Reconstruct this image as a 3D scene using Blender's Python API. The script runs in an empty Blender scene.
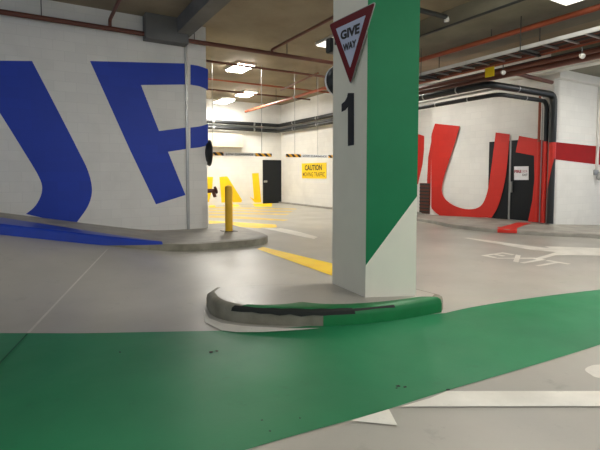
import bpy, bmesh, math, random
from mathutils import Vector, Matrix
from mathutils.geometry import tessellate_polygon
random.seed(4)
sc = bpy.context.scene
COL = sc.collection
# ------------------------------------------------------------------ camera
F, CX, CY, H = 446.0, 300.0, 225.0, 1.45
PITCH = math.radians(3.3)
HOR = 174.0
PPY = HOR + F*math.tan(PITCH)                      # principal point row
cam_d = bpy.data.cameras.new('camera'); cam = bpy.data.objects.new('camera', cam_d); COL.objects.link(cam)
cam_d.sensor_width = 36; cam_d.lens = 36*F/600; cam_d.shift_y = (PPY-CY)/600.0
cam_d.clip_start = .05
cam.location = (0, 0, H); cam.rotation_euler = (math.pi/2-PITCH, 0, 0)
sc.camera = cam
YAW = math.radians(30.7)
Vx, Vy = math.cos(YAW), math.sin(YAW)
RZ = Matrix.Rotation(YAW, 3, 'Z'); RZI = RZ.inverted()
RC = Matrix.Rotation(math.pi/2-PITCH, 3, 'X')
O = Vector((0, 0, H))

def ray(px, py):                                   # direction in the hall's own axes (s across, t along, z up)
    d = RC @ Vector(((px-CX)/F, -(py-PPY)/F, -1.0))
    return RZI @ d
def on_s(p, s0): d = ray(*p); return O + d*(s0/d.x)
def on_t(p, t0): d = ray(*p); return O + d*(t0/d.y)
def on_z(p, z0=0.0): d = ray(*p); return O + d*((z0-H)/d.z)
def sstep(x, a, b):
    x = min(1, max(0, (x-a)/(b-a))); return x*x*(3-2*x)
def floor_z(s, t):
    u = 2.2-s
    r = .2*(math.sqrt(u*u+.16)+u)/2 * sstep(t, 5.4, 8.0)
    if s > 4: r = 0
    dip = -.45*sstep(s, 10.9, 11.8)*(1-sstep(t, 11.2, 12.2))
    return r + dip
def on_floor(p, off=0.0):
    z = 0.0
    for _ in range(40):
        q = on_z(p, z)
        z = .5*z + .5*(floor_z(q.x, q.y)+off)
    return Vector((q.x, q.y, floor_z(q.x, q.y)+off))
def on_plane(p, p0, n):
    d = ray(*p); return O + d*((p0-O).dot(n)/d.dot(n))

# ------------------------------------------------------------------ materials
def lin(r, g, b):
    f = lambda c: (c/255/12.92) if c/255 <= .04045 else ((c/255+.055)/1.055)**2.4
    return (f(r), f(g), f(b), 1)
def new_mat(name):
    m = bpy.data.materials.new(name); m.use_nodes = True
    nt = m.node_tree; return m, nt, nt.nodes['Principled BSDF']
def mix(nt, a, b, fac, mode='MIX'):
    n = nt.nodes.new('ShaderNodeMix'); n.data_type = 'RGBA'; n.blend_type = mode
    for k, v in ((0, fac), (6, a), (7, b)):
        if hasattr(v, 'is_output'): nt.links.new(v, n.inputs[k])
        else: n.inputs[k].default_value = v
    return n.outputs[2]
def noise(nt, scale, detail=4, vec=None, rough=.55):
    n = nt.nodes.new('ShaderNodeTexNoise'); n.inputs['Scale'].default_value = scale
    n.inputs['Detail'].default_value = detail; n.inputs['Roughness'].default_value = rough
    if vec is None:
        tc = nt.nodes.new('ShaderNodeTexCoord'); vec = tc.outputs['Object']
    nt.links.new(vec, n.inputs['Vector']); return n.outputs['Fac']
def ramp(nt, v, a, b, ca=(0,0,0,1), cb=(1,1,1,1)):
    n = nt.nodes.new('ShaderNodeValToRGB'); e = n.color_ramp.elements
    e[0].position, e[1].position = a, b; e[0].color, e[1].color = ca, cb
    nt.links.new(v, n.inputs[0]); return n.outputs[0]
def bump(nt, bs, h, strength=.2, dist=.02):
    b = nt.nodes.new('ShaderNodeBump'); b.inputs['Strength'].default_value = strength
    b.inputs['Distance'].default_value = dist
    nt.links.new(h, b.inputs['Height']); nt.links.new(b.outputs[0], bs.inputs['Normal'])
def paint(name, c, rough=.45, metal=0, var=.12, scale=3, spec=.5):
    m, nt, b = new_mat(name); c = lin(*c)
    d = tuple(x*(1-var) for x in c[:3])+(1,)
    nt.links.new(mix(nt, d, c, ramp(nt, noise(nt, scale), .35, .65)), b.inputs['Base Color'])
    b.inputs['Roughness'].default_value = rough; b.inputs['Metallic'].default_value = metal
    b.inputs['Specular IOR Level'].default_value = spec
    return m
def block_vec(nt):                                 # u along the wall, v up
    tc = nt.nodes.new('ShaderNodeTexCoord'); sp = nt.nodes.new('ShaderNodeSeparateXYZ')
    nt.links.new(tc.outputs['Object'], sp.inputs[0])
    ad = nt.nodes.new('ShaderNodeMath'); nt.links.new(sp.outputs[0], ad.inputs[0]); nt.links.new(sp.outputs[1], ad.inputs[1])
    cb = nt.nodes.new('ShaderNodeCombineXYZ'); nt.links.new(ad.outputs[0], cb.inputs[0]); nt.links.new(sp.outputs[2], cb.inputs[1])
    return cb.outputs[0]
def block_paint(name, c, var=.05, rough=.55, depth=.25):  # painted concrete blockwork
    m, nt, b = new_mat(name); c = lin(*c)
    br = nt.nodes.new('ShaderNodeTexBrick'); nt.links.new(block_vec(nt), br.inputs['Vector'])
    br.inputs['Scale'].default_value = 1; br.inputs['Brick Width'].default_value = .4; br.inputs['Row Height'].default_value = .2
    br.inputs['Mortar Size'].default_value = .006; br.inputs['Mortar Smooth'].default_value = .4
    br.inputs['Color1'].default_value = c; br.inputs['Color2'].default_value = tuple(x*(1-var) for x in c[:3])+(1,)
    br.inputs['Mortar'].default_value = tuple(x*.9 for x in c[:3])+(1,)
    dirt = mix(nt, br.outputs['Color'], tuple(x*.86 for x in c[:3])+(1,), ramp(nt, noise(nt, 1.3, 6), .5, .8))
    nt.links.new(dirt, b.inputs['Base Color']); b.inputs['Roughness'].default_value = rough
    bump(nt, b, br.outputs['Fac'], -depth, .01)
    return m
M = {}
M['block_white'] = block_paint('white painted blockwork', (226, 224, 218))
M['block_blue'] = block_paint('blue painted blockwork', (14, 58, 176), .1)
M['block_red'] = block_paint('red painted blockwork', (200, 36, 22), .08)
M['block_yellow'] = block_paint('yellow painted blockwork', (252, 204, 6), .08)
M['white'] = paint('white paint', (228, 226, 218), .5, var=.05)
M['pillar_white'] = paint('pillar white paint', (234, 231, 214), .5, var=.05, scale=2)
M['pillar_green'] = paint('pillar green paint', (18, 122, 76), .55, var=.1, scale=2, spec=.3)
M['red'] = paint('red paint', (204, 40, 24), .45)
M['pipe_red'] = paint('orange red pipe paint', (154, 76, 46), .4)
M['pipe_brown'] = paint('brown pipe', (104, 58, 44), .45)
M['black'] = paint('black lagging', (26, 29, 30), .4)
M['door_black'] = paint('black door paint', (20, 24, 28), .5, spec=.3)
M['grey_metal'] = paint('galvanised metal', (165, 166, 164), .35, .6)
M['grey_rail'] = paint('pale galvanised rail', (196, 196, 192), .4, .2)
M['dark_metal'] = paint('dark steel', (60, 62, 60), .5, .3)
M['yellow'] = paint('yellow bollard paint', (232, 180, 24), .4)
M['sign_yellow'] = paint('sign yellow', (244, 208, 20), .4, var=.03)
M['sign_white'] = paint('sign white', (226, 228, 230), .4, var=.03)
M['sign_face'] = paint('reflective sign face', (196, 204, 226), .35, var=.04)
M['sign_red'] = paint('sign dark red', (108, 12, 24), .6, var=.06, spec=.25)
M['ink'] = paint('black ink', (24, 26, 28), .5, var=.02)
M['ink_red'] = paint('red ink', (150, 30, 50), .5, var=.02)
M['mirror'] = paint('mirror glass', (225, 228, 230), .05, 1, .01)
M['light_metal'] = paint('fitting white', (216, 214, 206), .5)
def concrete(name, c, rough=.6, s=1.6, bs=.15, c2=None, r2=None):
    m, nt, b = new_mat(name); c = lin(*c); c2 = lin(*c2) if c2 else tuple(x*.7 for x in c[:3])+(1,)
    a = mix(nt, c2, c, ramp(nt, noise(nt, s, 6), .34, .62))
    a = mix(nt, a, tuple(x*.6 for x in c[:3])+(1,), ramp(nt, noise(nt, s*7, 5, rough=.7), .6, .85))
    nt.links.new(a, b.inputs['Base Color'])
    if r2: nt.links.new(ramp(nt, noise(nt, s*1.7, 5), .3, .7, (rough,)*3+(1,), (r2,)*3+(1,)), b.inputs['Roughness'])
    else: b.inputs['Roughness'].default_value = rough
    bump(nt, b, noise(nt, 40, 3), bs, .004)
    return m
M['floor'] = concrete('sealed concrete floor', (174, 170, 160), .3, .55, .12, (160, 157, 149), .46)
M['path'] = concrete('footpath concrete', (164, 160, 150), .6, 2)
M['kerb'] = concrete('kerb concrete', (142, 138, 122), .65, 3, .3, (112, 108, 92))
M['ceiling'] = concrete('soffit concrete', (150, 138, 116), .8, .8, .1, (128, 116, 96))
M['beam'] = concrete('beam concrete', (112, 112, 110), .8, 1)
M['olive'] = concrete('olive soffit', (128, 124, 106), .7, 1)
M['floor_green'] = concrete('green floor paint', (24, 124, 78), .4, .7, .1, (20, 112, 70), .55)
M['kerb_green'] = paint('green kerb paint', (14, 118, 62), .4, var=.2, scale=5)
M['kerb_blue'] = paint('blue kerb paint', (20, 60, 172), .4, var=.15)
M['floor_white'] = concrete('white floor paint', (228, 224, 214), .5, 2, .1, (208, 204, 194))
M['floor_white_worn'] = concrete('worn white floor paint', (206, 202, 194), .45, 3, .1, (176, 172, 165))
M['floor_yellow'] = concrete('yellow floor paint', (255, 214, 8), .5, 2, .1, (248, 200, 10))
M['floor_yellow_worn'] = concrete('worn yellow floor paint', (226, 190, 60), .45, 3, .1, (196, 168, 90))
M['floor_red'] = concrete('red floor paint', (220, 52, 34), .45, 2, .1, (200, 40, 28))
M['scuff'] = paint('tyre rubber scuff', (30, 32, 28), .7)
M['joint'] = paint('joint sealant', (196, 192, 184), .6)
def emis(name, strength, c=(1, .965, .89, 1)):
    m, nt, b = new_mat(name); b.inputs['Base Color'].default_value = (.9, .9, .85, 1)
    b.inputs['Emission Color'].default_value = c; b.inputs['Emission Strength'].default_value = strength
    return m
# hazard tape: diagonal black and yellow
def hazard():
    m, nt, b = new_mat('black and yellow hazard tape')
    tc = nt.nodes.new('ShaderNodeTexCoord'); sp = nt.nodes.new('ShaderNodeSeparateXYZ'); nt.links.new(tc.outputs['Object'], sp.inputs[0])
    ad = nt.nodes.new('ShaderNodeMath'); ad.operation = 'ADD'; nt.links.new(sp.outputs[0], ad.inputs[0]); nt.links.new(sp.outputs[2], ad.inputs[1])
    dv = nt.nodes.new('ShaderNodeMath'); dv.operation = 'PINGPONG'; dv.inputs[1].default_value = .105; nt.links.new(ad.outputs[0], dv.inputs[0])
    gt = nt.nodes.new('ShaderNodeMath'); gt.operation = 'GREATER_THAN'; gt.inputs[1].default_value = .052; nt.links.new(dv.outputs[0], gt.inputs[0])
    nt.links.new(mix(nt, lin(240, 176, 30), lin(30, 26, 22), gt.outputs[0]), b.inputs['Base Color']); b.inputs['Roughness'].default_value = .5
    return m
M['hazard'] = hazard()

# ------------------------------------------------------------------ builders
BASE = {}
def base_of(o): return BASE.get(o.name, Vector((0, 0, 0)))
def link(name, bm, m, parent=None, base=None, smooth=None):
    if base is None:
        if parent is not None: base = base_of(parent)
        else:
            xs = [v.co for v in bm.verts]
            mn = [min(c[i] for c in xs) for i in range(3)]; mx = [max(c[i] for c in xs) for i in range(3)]
            base = Vector(((mn[0]+mx[0])/2, (mn[1]+mx[1])/2, mn[2]))
    for v in bm.verts: v.co -= base
    bm.normal_update()
    me = bpy.data.meshes.new(name); bm.to_mesh(me); bm.free()
    for mm in (m if isinstance(m, (list, tuple)) else [m]): me.materials.append(mm)
    o = bpy.data.objects.new(name, me); COL.objects.link(o)
    if smooth: me.polygons.foreach_set('use_smooth', [True]*len(me.polygons)); me.set_sharp_from_angle(angle=math.radians(40))
    if parent is not None:
        o.parent = parent; o.location = base - base_of(parent)
    else:
        o.location = RZ @ base; o.rotation_euler = (0, 0, YAW)
    BASE[o.name] = Vector(base)
    return o
def tag(o, label=None, cat=None, group=None, kind=None):
    for k, v in (('label', label), ('category', cat), ('group', group), ('kind', kind)):
        if v: o[k] = v
    return o
def thing(name, label, cat, base, group=None):
    o = bpy.data.objects.new(name, None); COL.objects.link(o); o.empty_display_size = .1
    o.location = RZ @ Vector(base); o.rotation_euler = (0, 0, YAW); BASE[o.name] = Vector(base)
    return tag(o, label, cat, group)
def copy_thing(o, base, label=None):
    c = o.copy(); COL.objects.link(c); c.location = RZ @ Vector(base); BASE[c.name] = Vector(base)
    if label: c['label'] = label
    for ch in list(o.children):
        d = ch.copy(); COL.objects.link(d); d.parent = c
        for g in list(ch.children):
            e = g.copy(); COL.objects.link(e); e.parent = d
    return c
def box(bm, a, b, bev=0):
    r = bmesh.ops.create_cube(bm, size=1)
    a, b = Vector(a), Vector(b)
    for v in r['verts']: v.co = Vector(((a[i]+b[i])/2 + v.co[i]*abs(b[i]-a[i]) for i in range(3)))
    if bev:
        es = list({e for v in r['verts'] for e in v.link_edges})
        bmesh.ops.bevel(bm, geom=es, offset=bev, segments=2, affect='EDGES')
    return bm
def B(a, b, bev=0): return box(bmesh.new(), a, b, bev)
def tube(bm, pts, r, n=12, bend=0.0):
    pts = [Vector(p) for p in pts]
    if bend and len(pts) > 2:                      # round the corners
        q = [pts[0]]
        for i in range(1, len(pts)-1):
            a, c, b = pts[i-1], pts[i], pts[i+1]
            u, w = (a-c), (b-c); k = min(bend, u.length*.45, w.length*.45)
            p0, p1 = c+u.normalized()*k, c+w.normalized()*k
            for j in range(6):
                f = j/5; q.append(p0*(1-f)**2 + c*2*f*(1-f) + p1*f*f)
        q.append(pts[-1]); pts = q
    rings = []; ref = None
    for i, p in enumerate(pts):
        d = (pts[min(i+1, len(pts)-1)]-pts[max(i-1, 0)]).normalized()
        if ref is None: ref = d.orthogonal().normalized()
        ref = (ref-d*ref.dot(d)).normalized(); b2 = d.cross(ref)
        rings.append([bm.verts.new(p+(ref*math.cos(k*2*math.pi/n)+b2*math.sin(k*2*math.pi/n))*r) for k in range(n)])
    for A, C in zip(rings, rings[1:]):
        for k in range(n): bm.faces.new((A[k], A[(k+1) % n], C[(k+1) % n], C[k]))
    bm.faces.new(rings[0][::-1]); bm.faces.new(rings[-1])
    return bm
def T(pts, r, n=12, bend=0.0): return tube(bmesh.new(), pts, r, n, bend)
def lathe(bm, c, axis, prof, n=24):
    c, axis = Vector(c), Vector(axis).normalized(); u = axis.orthogonal().normalized(); w = axis.cross(u)
    rings = []
    for (r, h) in prof:
        rings.append([bm.verts.new(c+axis*h+(u*math.cos(k*2*math.pi/n)+w*math.sin(k*2*math.pi/n))*max(r, 1e-4)) for k in range(n)])
    for A, C in zip(rings, rings[1:]):
        for k in range(n): bm.faces.new((A[k], A[(k+1) % n], C[(k+1) % n], C[k]))
    bm.faces.new(rings[0][::-1]); bm.faces.new(rings[-1])
    bmesh.ops.recalc_face_normals(bm, faces=bm.faces)
    return bm
def flat(loops, bm=None, n=None):                  # a painted area: outline (and holes) filled
    bm = bm or bmesh.new()
    if not isinstance(loops[0], list): loops = [loops]
    vs = [bm.verts.new(p) for l in loops for p in l]
    for tri in tessellate_polygon(loops):
        try:
            f = bm.faces.new([vs[i] for i in tri])
        except ValueError: continue
    bm.normal_update()
    for f in bm.faces:
        c = f.calc_center_median()
        if (O-c).dot(f.normal) < 0: f.normal_flip()
    return bm
def slab(loop, thick, bm=None):                    # outline extruded along vector
    bm = bm or bmesh.new(); thick = Vector(thick)
    a = [bm.verts.new(p) for p in loop]; b = [bm.verts.new(Vector(p)+thick) for p in loop]
    for tri in tessellate_polygon([[Vector(p) for p in loop]]):
        bm.faces.new([a[i] for i in tri]); bm.faces.new([b[i] for i in tri])
    n = len(loop)
    for i in range(n): bm.faces.new((a[i], a[(i+1) % n], b[(i+1) % n], b[i]))
    bmesh.ops.recalc_face_normals(bm, faces=bm.faces)
    return bm
def curve(pts, k=5):                               # Catmull-Rom through the points
    pts = [Vector((p[0], p[1])) for p in pts]; out = []
    for i in range(len(pts)-1):
        p0, p1, p2, p3 = pts[max(i-1, 0)], pts[i], pts[i+1], pts[min(i+2, len(pts)-1)]
        for j in range(k):
            t = j/k
            out.append(tuple(.5*((2*p1)+(p2-p0)*t+(2*p0-5*p1+4*p2-p3)*t*t+(3*p1-p0-3*p2+p3)*t**3)))
    out.append(tuple(pts[-1])); return out
def text_mesh(s, fn, size=1, bold=0.0, centre=True):   # fn maps (x, y) in the text's unit box to a point
    cu = bpy.data.curves.new('lettering', 'FONT'); cu.body = s; cu.offset = bold; cu.resolution_u = 3
    ob = bpy.data.objects.new('lettering', cu); COL.objects.link(ob)
    bpy.context.view_layer.update()
    me = bpy.data.meshes.new_from_object(ob.evaluated_get(bpy.context.evaluated_depsgraph_get()))
    bpy.data.objects.remove(ob); bpy.data.curves.remove(cu)
    bm = bmesh.new(); bm.from_mesh(me); bpy.data.meshes.remove(me)
    xs = [v.co.x for v in bm.verts]; ys = [v.co.y for v in bm.verts]
    x0, x1, y0, y1 = min(xs), max(xs), min(ys), max(ys)
    for v in bm.verts: v.co = fn((v.co.x-x0)/(x1-x0), (v.co.y-y0)/(y1-y0))
    bm.normal_update()
    for f in bm.faces:
        if (O-f.calc_center_median()).dot(f.normal) < 0: f.normal_flip()
    return bm

# ------------------------------------------------------------------ the shell
CEIL = 4.85
T1 = 10.2                                          # long wall carrying the blue letters
S_END = on_t((208, 230), T1).x
S_STRIP = on_t((188.3, 230), T1).x
T2, S2 = 19.7, 10.6                                # far wall with door, wall with caution sign
SA = 12.05                                         # wall with the red letters
TA0 = on_s((551.5, 190), SA).y; TA1 = on_s((431, 170), SA).y
P_C = on_s((551.5, 190), SA)

# floor as one warped sheet
bm = bmesh.new()
ss = [-7+.35*i for i in range(75)]; ts = [-6+.35*i for i in range(78)]
grid = [[bm.verts.new((s, t, floor_z(s, t))) for s in ss] for t in ts]
for j in range(len(ts)-1):
    for i in range(len(ss)-1): bm.faces.new((grid[j][i], grid[j][i+1], grid[j+1][i+1], grid[j+1][i]))
floor = tag(link('floor', bm, M['floor'], base=Vector((0, 0, 0)), smooth=True), 'grey sealed concrete car park floor with painted lanes', 'floor', kind='structure')

ceiling = tag(link('ceiling', B((-7, -6, CEIL), (19, 21, CEIL+.2)), M['ceiling']), 'raw concrete car park ceiling', 'ceiling', kind='structure')

# wall with UP letters
wall_left = tag(link('wall_left', B((-7, T1, -.3), (S_END, T1+.25, CEIL)), M['block_white']), 'white blockwork wall with large blue letters', 'wall', kind='structure')
def wp(pts, t=T1, off=.004): return [on_t(p, t-off) for p in pts]
EXT = (-60, 60); 
letter_u = [(-60, 60), (32, 61)] + curve([(32, 61), (55, 105), (78, 150), (88, 171), (92, 190), (88, 206), (77, 222)]) + [(70, 224), (26, 214)] + curve([(26, 214), (36, 205), (42, 191), (39, 177), (23, 150), (0, 113)])[1:] + [(-60, 8+90)]
link('painted_letter', flat(wp(letter_u)), M['block_blue'], wall_left)['label'] = 'blue painted letter U'
outer = [(90, 61), (185.6, 63.5), (186.6, 148.8), (168, 151.8), (185.5, 195), (156, 204.3), (130, 150)]
hole = [(141, 85), (159, 131), (186.3, 127.5), (185.8, 84.5)]
pl = [(90, 61), (185.9, 63.5), (186, 84.5), (141, 85), (159, 131), (186.4, 127.5), (186.7, 148.8), (168, 151.8), (185.5, 195), (156, 204.3), (130, 150)]
letter_p = link('painted_letter', flat(wp(pl)), M['block_blue'], wall_left); letter_p['label'] = 'blue painted letter P'
link('painted_letter_curve', flat(wp(curve([(190.5, 64.6), (199, 66), (208, 69.2)])+curve([(208, 90), (200, 86.5), (190.5, 84.7)]))), M['block_blue'], letter_p)
link('painted_letter_curve', flat(wp(curve([(190.5, 127.5), (200, 126.3), (208, 124)])+curve([(208, 145.2), (199, 147.4), (190.5, 148.3)]))), M['block_blue'], letter_p)
bm = B((S_STRIP-.03, T1-.03, 0), (S_STRIP+.03, T1+.01, 4.5))
strip = tag(link('trim_1', bm, M['grey_metal']), 'slim grey vertical strip near the end of the blue lettered wall', 'trim', kind='structure')

# far walls
zb = -.2
wall_back = tag(link('wall_back', B((-7, T2, zb), (S2+.02, T2+.25, CEIL)), M['block_white']), 'far white wall with yellow letters and black door', 'wall', kind='structure')
wall_side = tag(link('wall_side', B((S2, 12.6, zb), (S2+.25, T2+.25, CEIL)), M['block_white']), 'white wall carrying the yellow caution sign', 'wall', kind='structure')
wall_return = tag(link('wall_return', B((S2, 12.6, zb), (13, 12.85, CEIL)), M['block_white']), 'short white wall return behind the pillar', 'wall', kind='structure')
wall_recess = tag(link('wall_recess', B((12.6, TA1-.3, zb-.4), (12.8, 12.6, CEIL)), M['block_white']), 'set-back white wall behind the pillar with a sliver of red letter', 'wall', kind='structure')
wall_out = tag(link('wall_out', B((SA, TA0, zb-.4), (SA+.25, TA1, CEIL)), M['block_white']), 'bright white wall with large red letters and black doors', 'wall', kind='structure')
TB = TA0
wall_right = tag(link('wall_right', B((SA-.02, TB, zb-.4), (19, TB+.25, CEIL)), M['block_white']), 'white blockwork wall with a red band on the right', 'wall', kind='structure')

# soffit beams
z_b = on_t((188, 44.5), T1-.25).z
s_b0 = on_t((145.5, 41), T1-.25).x; s_b1 = on_t((188, 44.5), T1-.25).x
tag(link('trim_2', B((s_b0, T1-.3, z_b), (s_b1, T1+.02, CEIL)), M['beam']), 'dark concrete block above the blue lettered wall', 'beam', kind='structure')
sL = on_z((208, 0), CEIL-.32).x
tag(link('trim_3', B((s_b1-.25, -3, CEIL-.32), (s_b1+.08, T1-.02, CEIL+.02)), M['beam']), 'dark concrete ceiling beam running away to the wall end', 'beam', kind='structure')
zB2 = 4.5; sB2 = on_z((420, 37), zB2).x
tag(link('trim_4', B((sB2, -3, zB2), (sB2+2.2, 8.6, CEIL+.02)), M['olive']), 'wide olive grey soffit beam over the cable tray', 'beam', kind='structure')
# pale ledge along the top of the right walls
zl = on_t((570, 79.5), TB-.14).z
tag(link('trim_5', B((SA-.05, TB-.16, zl), (19, TB, zl+.22)), M['white']), 'pale ledge along the top of the right wall', 'ledge', kind='structure')
tag(link('trim_8', B((SA-.22, 2.0, zl+.22), (19, TB, CEIL+.02)), M['olive']), 'lower olive soffit over the right wall', 'soffit', kind='structure')
q0 = on_z((520, 82), 4.15); q1 = on_z((600, 54), 4.15)
tag(link('trim_6', B((SA-.55, 2.0, 4.1), (SA-.2, TA0+1.0, 4.35)), M['white']), 'pale concrete upstand under the ceiling near the corner', 'beam', kind='structure')

# ------------------------------------------------------------------ footpaths and kerbs
def foot_z(s, t): return floor_z(s, t)+.16
TK = on_floor((200, 251)).y
bm = bmesh.new()
pr = []
s = -7.0; line = []
while s < 3.55: line.append((s, TK)); s += .25
nose = [(3.57, TK+.0), (3.84, TK+.06), (4.07, TK+.2), (4.22, TK+.42), (4.28, TK+.7), (4.3, TK+1.4), (4.3, T1), (4.3, T1+.9)]
line += nose
top, bot, back, mid = [], [], [], []
for i, (a, b) in enumerate(line):
    z = floor_z(a, b)
    bot.append(bm.verts.new((a, b, z-.05)))
    inn = Vector((0, 1)) if a < 3.6 else (Vector((3.4, TK+.8))-Vector((a, b))).normalized()
    mid.append(bm.verts.new((a, b, z+.135)))
    top.append(bm.verts.new((a+inn.x*.03, b+inn.y*.03, z+.16)))
    k = 0
    aa = a if a < 3.3 else 3.3
    zz = floor_z(aa, T1)
    back.append(bm.verts.new((min(aa, 3.3), (T1+.05 if b < T1 else T1+.9), zz+.16)))
for i in range(len(line)-1):
    bm.faces.new((bot[i], bot[i+1], mid[i+1], mid[i])); bm.faces.new((mid[i], mid[i+1], top[i+1], top[i]))
    if (back[i].co-back[i+1].co).length > 1e-4: bm.faces.new((top[i], top[i+1], back[i+1], back[i]))
    else: bm.faces.new((top[i], top[i+1], back[i+1]))
bmesh.ops.recalc_face_normals(bm, faces=bm.faces)
kerb = tag(link('footpath', bm, M['path'], base=Vector((0, 0, 0)), smooth=False), 'grey concrete footpath with kerb climbing along the blue lettered wall', 'footpath', kind='structure')
# kerb face skin
S_TIP = on_floor((151, 239), .1).x
def strip_face(pts, z0, z1, off, nfun):
    bm = bmesh.new(); lo, hi = [], []
    for (a, b) in pts:
        n = nfun(a, b); z = floor_z(a, b)
        lo.append(bm.verts.new((a+n[0]*off, b+n[1]*off, z+(z0(a) if callable(z0) else z0)))); hi.append(bm.verts.new((a+n[0]*off, b+n[1]*off, z+(z1(a) if callable(z1) else z1))))
    for i in range(len(pts)-1): bm.faces.new((lo[i], lo[i+1], hi[i+1], hi[i]))
    return bm
pts = [(x, y) for (x, y) in line if x > S_TIP-1.2]
def nk(a, b):
    if a < 3.55: return (0, -1)
    v = Vector((a, b))-Vector((3.4, TK+.8)); v.normalize(); return v
link('kerb_face', strip_face(pts, 0.001, .137, .004, nk), M['kerb'], kerb)['label'] = 'weathered grey kerb face'
bl = [-7+.25*i for i in range(40)]; bl = [x for x in bl if x < S_TIP-.02]+[S_TIP]
wid = lambda a: min(1, (S_TIP-a)/1.0)
face = bmesh.new(); rows = []
for a in bl:
    z = floor_z(a, TK); k = wid(a)
    wtop = min(1.0, max(0, (S_TIP-a)*.42))
    zf = lambda y: floor_z(a, y)+.165
    rows.append([face.verts.new((a, TK-.008, z+.12*(1-k))), face.verts.new((a, TK-.008, z+.137)), face.verts.new((a, TK+.03, z+.165)), face.verts.new((a, TK+.035+wtop*.5, zf(TK+.5*wtop)+.003)), face.verts.new((a, TK+.04+wtop, zf(TK+wtop)+.003))])
for A, C in zip(rows, rows[1:]):
    for k in range(4): face.faces.new((A[k], C[k], C[k+1], A[k+1]))
link('painted_kerb', face, M['kerb_blue'], kerb)['label'] = 'blue painted kerb tail of the letter'

# right footpath
kpx = [(415, 220.5), (432, 223.5), (447, 227), (475, 231), (510, 234), (555, 236.5), (600, 238), (680, 241), (800, 244)]
wpx = [on_s((415, 215), 12.6), on_s((432, 215), SA), on_s((447, 215.8), SA), on_s((475, 217), SA), on_s((510, 219.5), SA), on_t((553, 224.3), TB), on_t((600, 225), TB), on_t((650, 226), TB), Vector((19, TB, -.25))]
bm = bmesh.new(); rows = []
for k, w in zip(kpx, wpx):
    q = on_z(k, 0); dirn = (Vector((w.x, w.y, 0))-Vector((q.x, q.y, 0))).normalized(); h = .1
    rows.append([bm.verts.new((q.x, q.y, -.05)), bm.verts.new((q.x, q.y, h-.02)), bm.verts.new(Vector((q.x, q.y, h))+dirn*.03), bm.verts.new(w+dirn*.05)])
for A, C in zip(rows, rows[1:]):
    for k in range(3): bm.faces.new((A[k], C[k], C[k+1], A[k+1]))
bmesh.ops.recalc_face_normals(bm, faces=bm.faces)
fr = [[Vector(v.co) for v in r] for r in rows]
path_r = tag(link('footpath', bm, M['path'], base=Vector((0, 0, 0))), 'grey footpath with low kerb below the red letters', 'footpath', kind='structure')
def on_path(p):                                    # a pixel on the right footpath's top
    best = None
    d = ray(*p)
    for A, C in zip(fr, fr[1:]):
        for tri in ((A[2], C[2], C[3]), (A[2], C[3], A[3]), (A[1], C[1], C[2]), (A[1], C[2], A[2]), (A[0], C[0], C[1]), (A[0], C[1], A[1])):
            from mathutils.geometry import intersect_ray_tri
            h = intersect_ray_tri(tri[0], tri[1], tri[2], d, O, True)
            if h and (best is None or (h-O).length < (best-O).length): best = h
    return best
link('painted_patch', flat([on_path(p)+Vector((0, 0, .006)) for p in ((517, 222.6), (532, 223), (524, 225.5), (517.5, 228.2), (497.5, 228.2))]), M['floor_red'], path_r)['label'] = 'red painted foot of the letter T'
bm = bmesh.new(); prev = None
for i in range(9):
    x = 497.5+19.5*i/8
    rw = [bm.verts.new(on_path((x, y))-ray(x, y).normalized()*.02) for y in (226.8+.9*i/8, 229, 230, 230.8, 231.6, 232.6+.6*i/8)]
    if prev:
        for k in range(5): bm.faces.new((prev[k], rw[k], rw[k+1], prev[k+1]))
    prev = rw
link('painted_patch', bm, M['floor_red'], path_r)['label'] = 'red painted kerb face'
# caution wall low kerb
tag(link('baseboard_side', B((S2-.16, 12.3, -.05), (S2, T2, .07)), M['path']), 'low grey kerb under the caution sign wall', 'kerb', kind='structure')

# ------------------------------------------------------------------ pillar and its kerb island
A_ = on_z((332.2, 284), .16); B_ = on_z((365.3, 298.2), .16); C_ = on_z((415.5, 296.6), .16); D_ = A_+C_-B_
quad = [A_, B_, C_, D_]
pillar = tag(link('pillar', slab([Vector((p.x, p.y, .14)) for p in quad], (0, 0, CEIL-.13)), M['pillar_white'], base=Vector(((A_.x+C_.x)/2, (A_.y+C_.y)/2, .14))), 'white pillar with a green painted side and black number on the kerb island', 'pillar', kind='structure')
up = Vector((0, 0, 1))
nR = (C_-B_).cross(up).normalized(); nR = nR if nR.dot(O-B_) > 0 else -nR
nL = (B_-A_).cross(up).normalized(); nL = nL if nL.dot(O-B_) > 0 else -nL
def on_R(p, off=.004): return on_plane(p, B_+nR*off, nR)
def on_L(p, off=.004): return on_plane(p, B_+nL*off, nL)
gz0 = on_R((366, 265.5)).z; gz1 = on_R((417, 196)).z
ge = .0005
link('painted_side', flat([B_*1+nR*.004+up*(gz0-B_.z), C_+nR*.004+up*(gz1-C_.z), C_+nR*.004+up*(CEIL-C_.z), B_+nR*.004+up*(CEIL-B_.z)]), M['pillar_green'], pillar)['label'] = 'green painted side above a slanted white corner'
one = [(347.8, 93), (354, 93), (354, 145), (347.8, 146), (347.8, 107), (345.5, 110), (341.5, 112), (341.5, 104), (345, 101), (347, 97)]
link('painted_number', flat([on_L(p) for p in one]), M['ink'], pillar)['label'] = 'black numeral 1'

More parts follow.
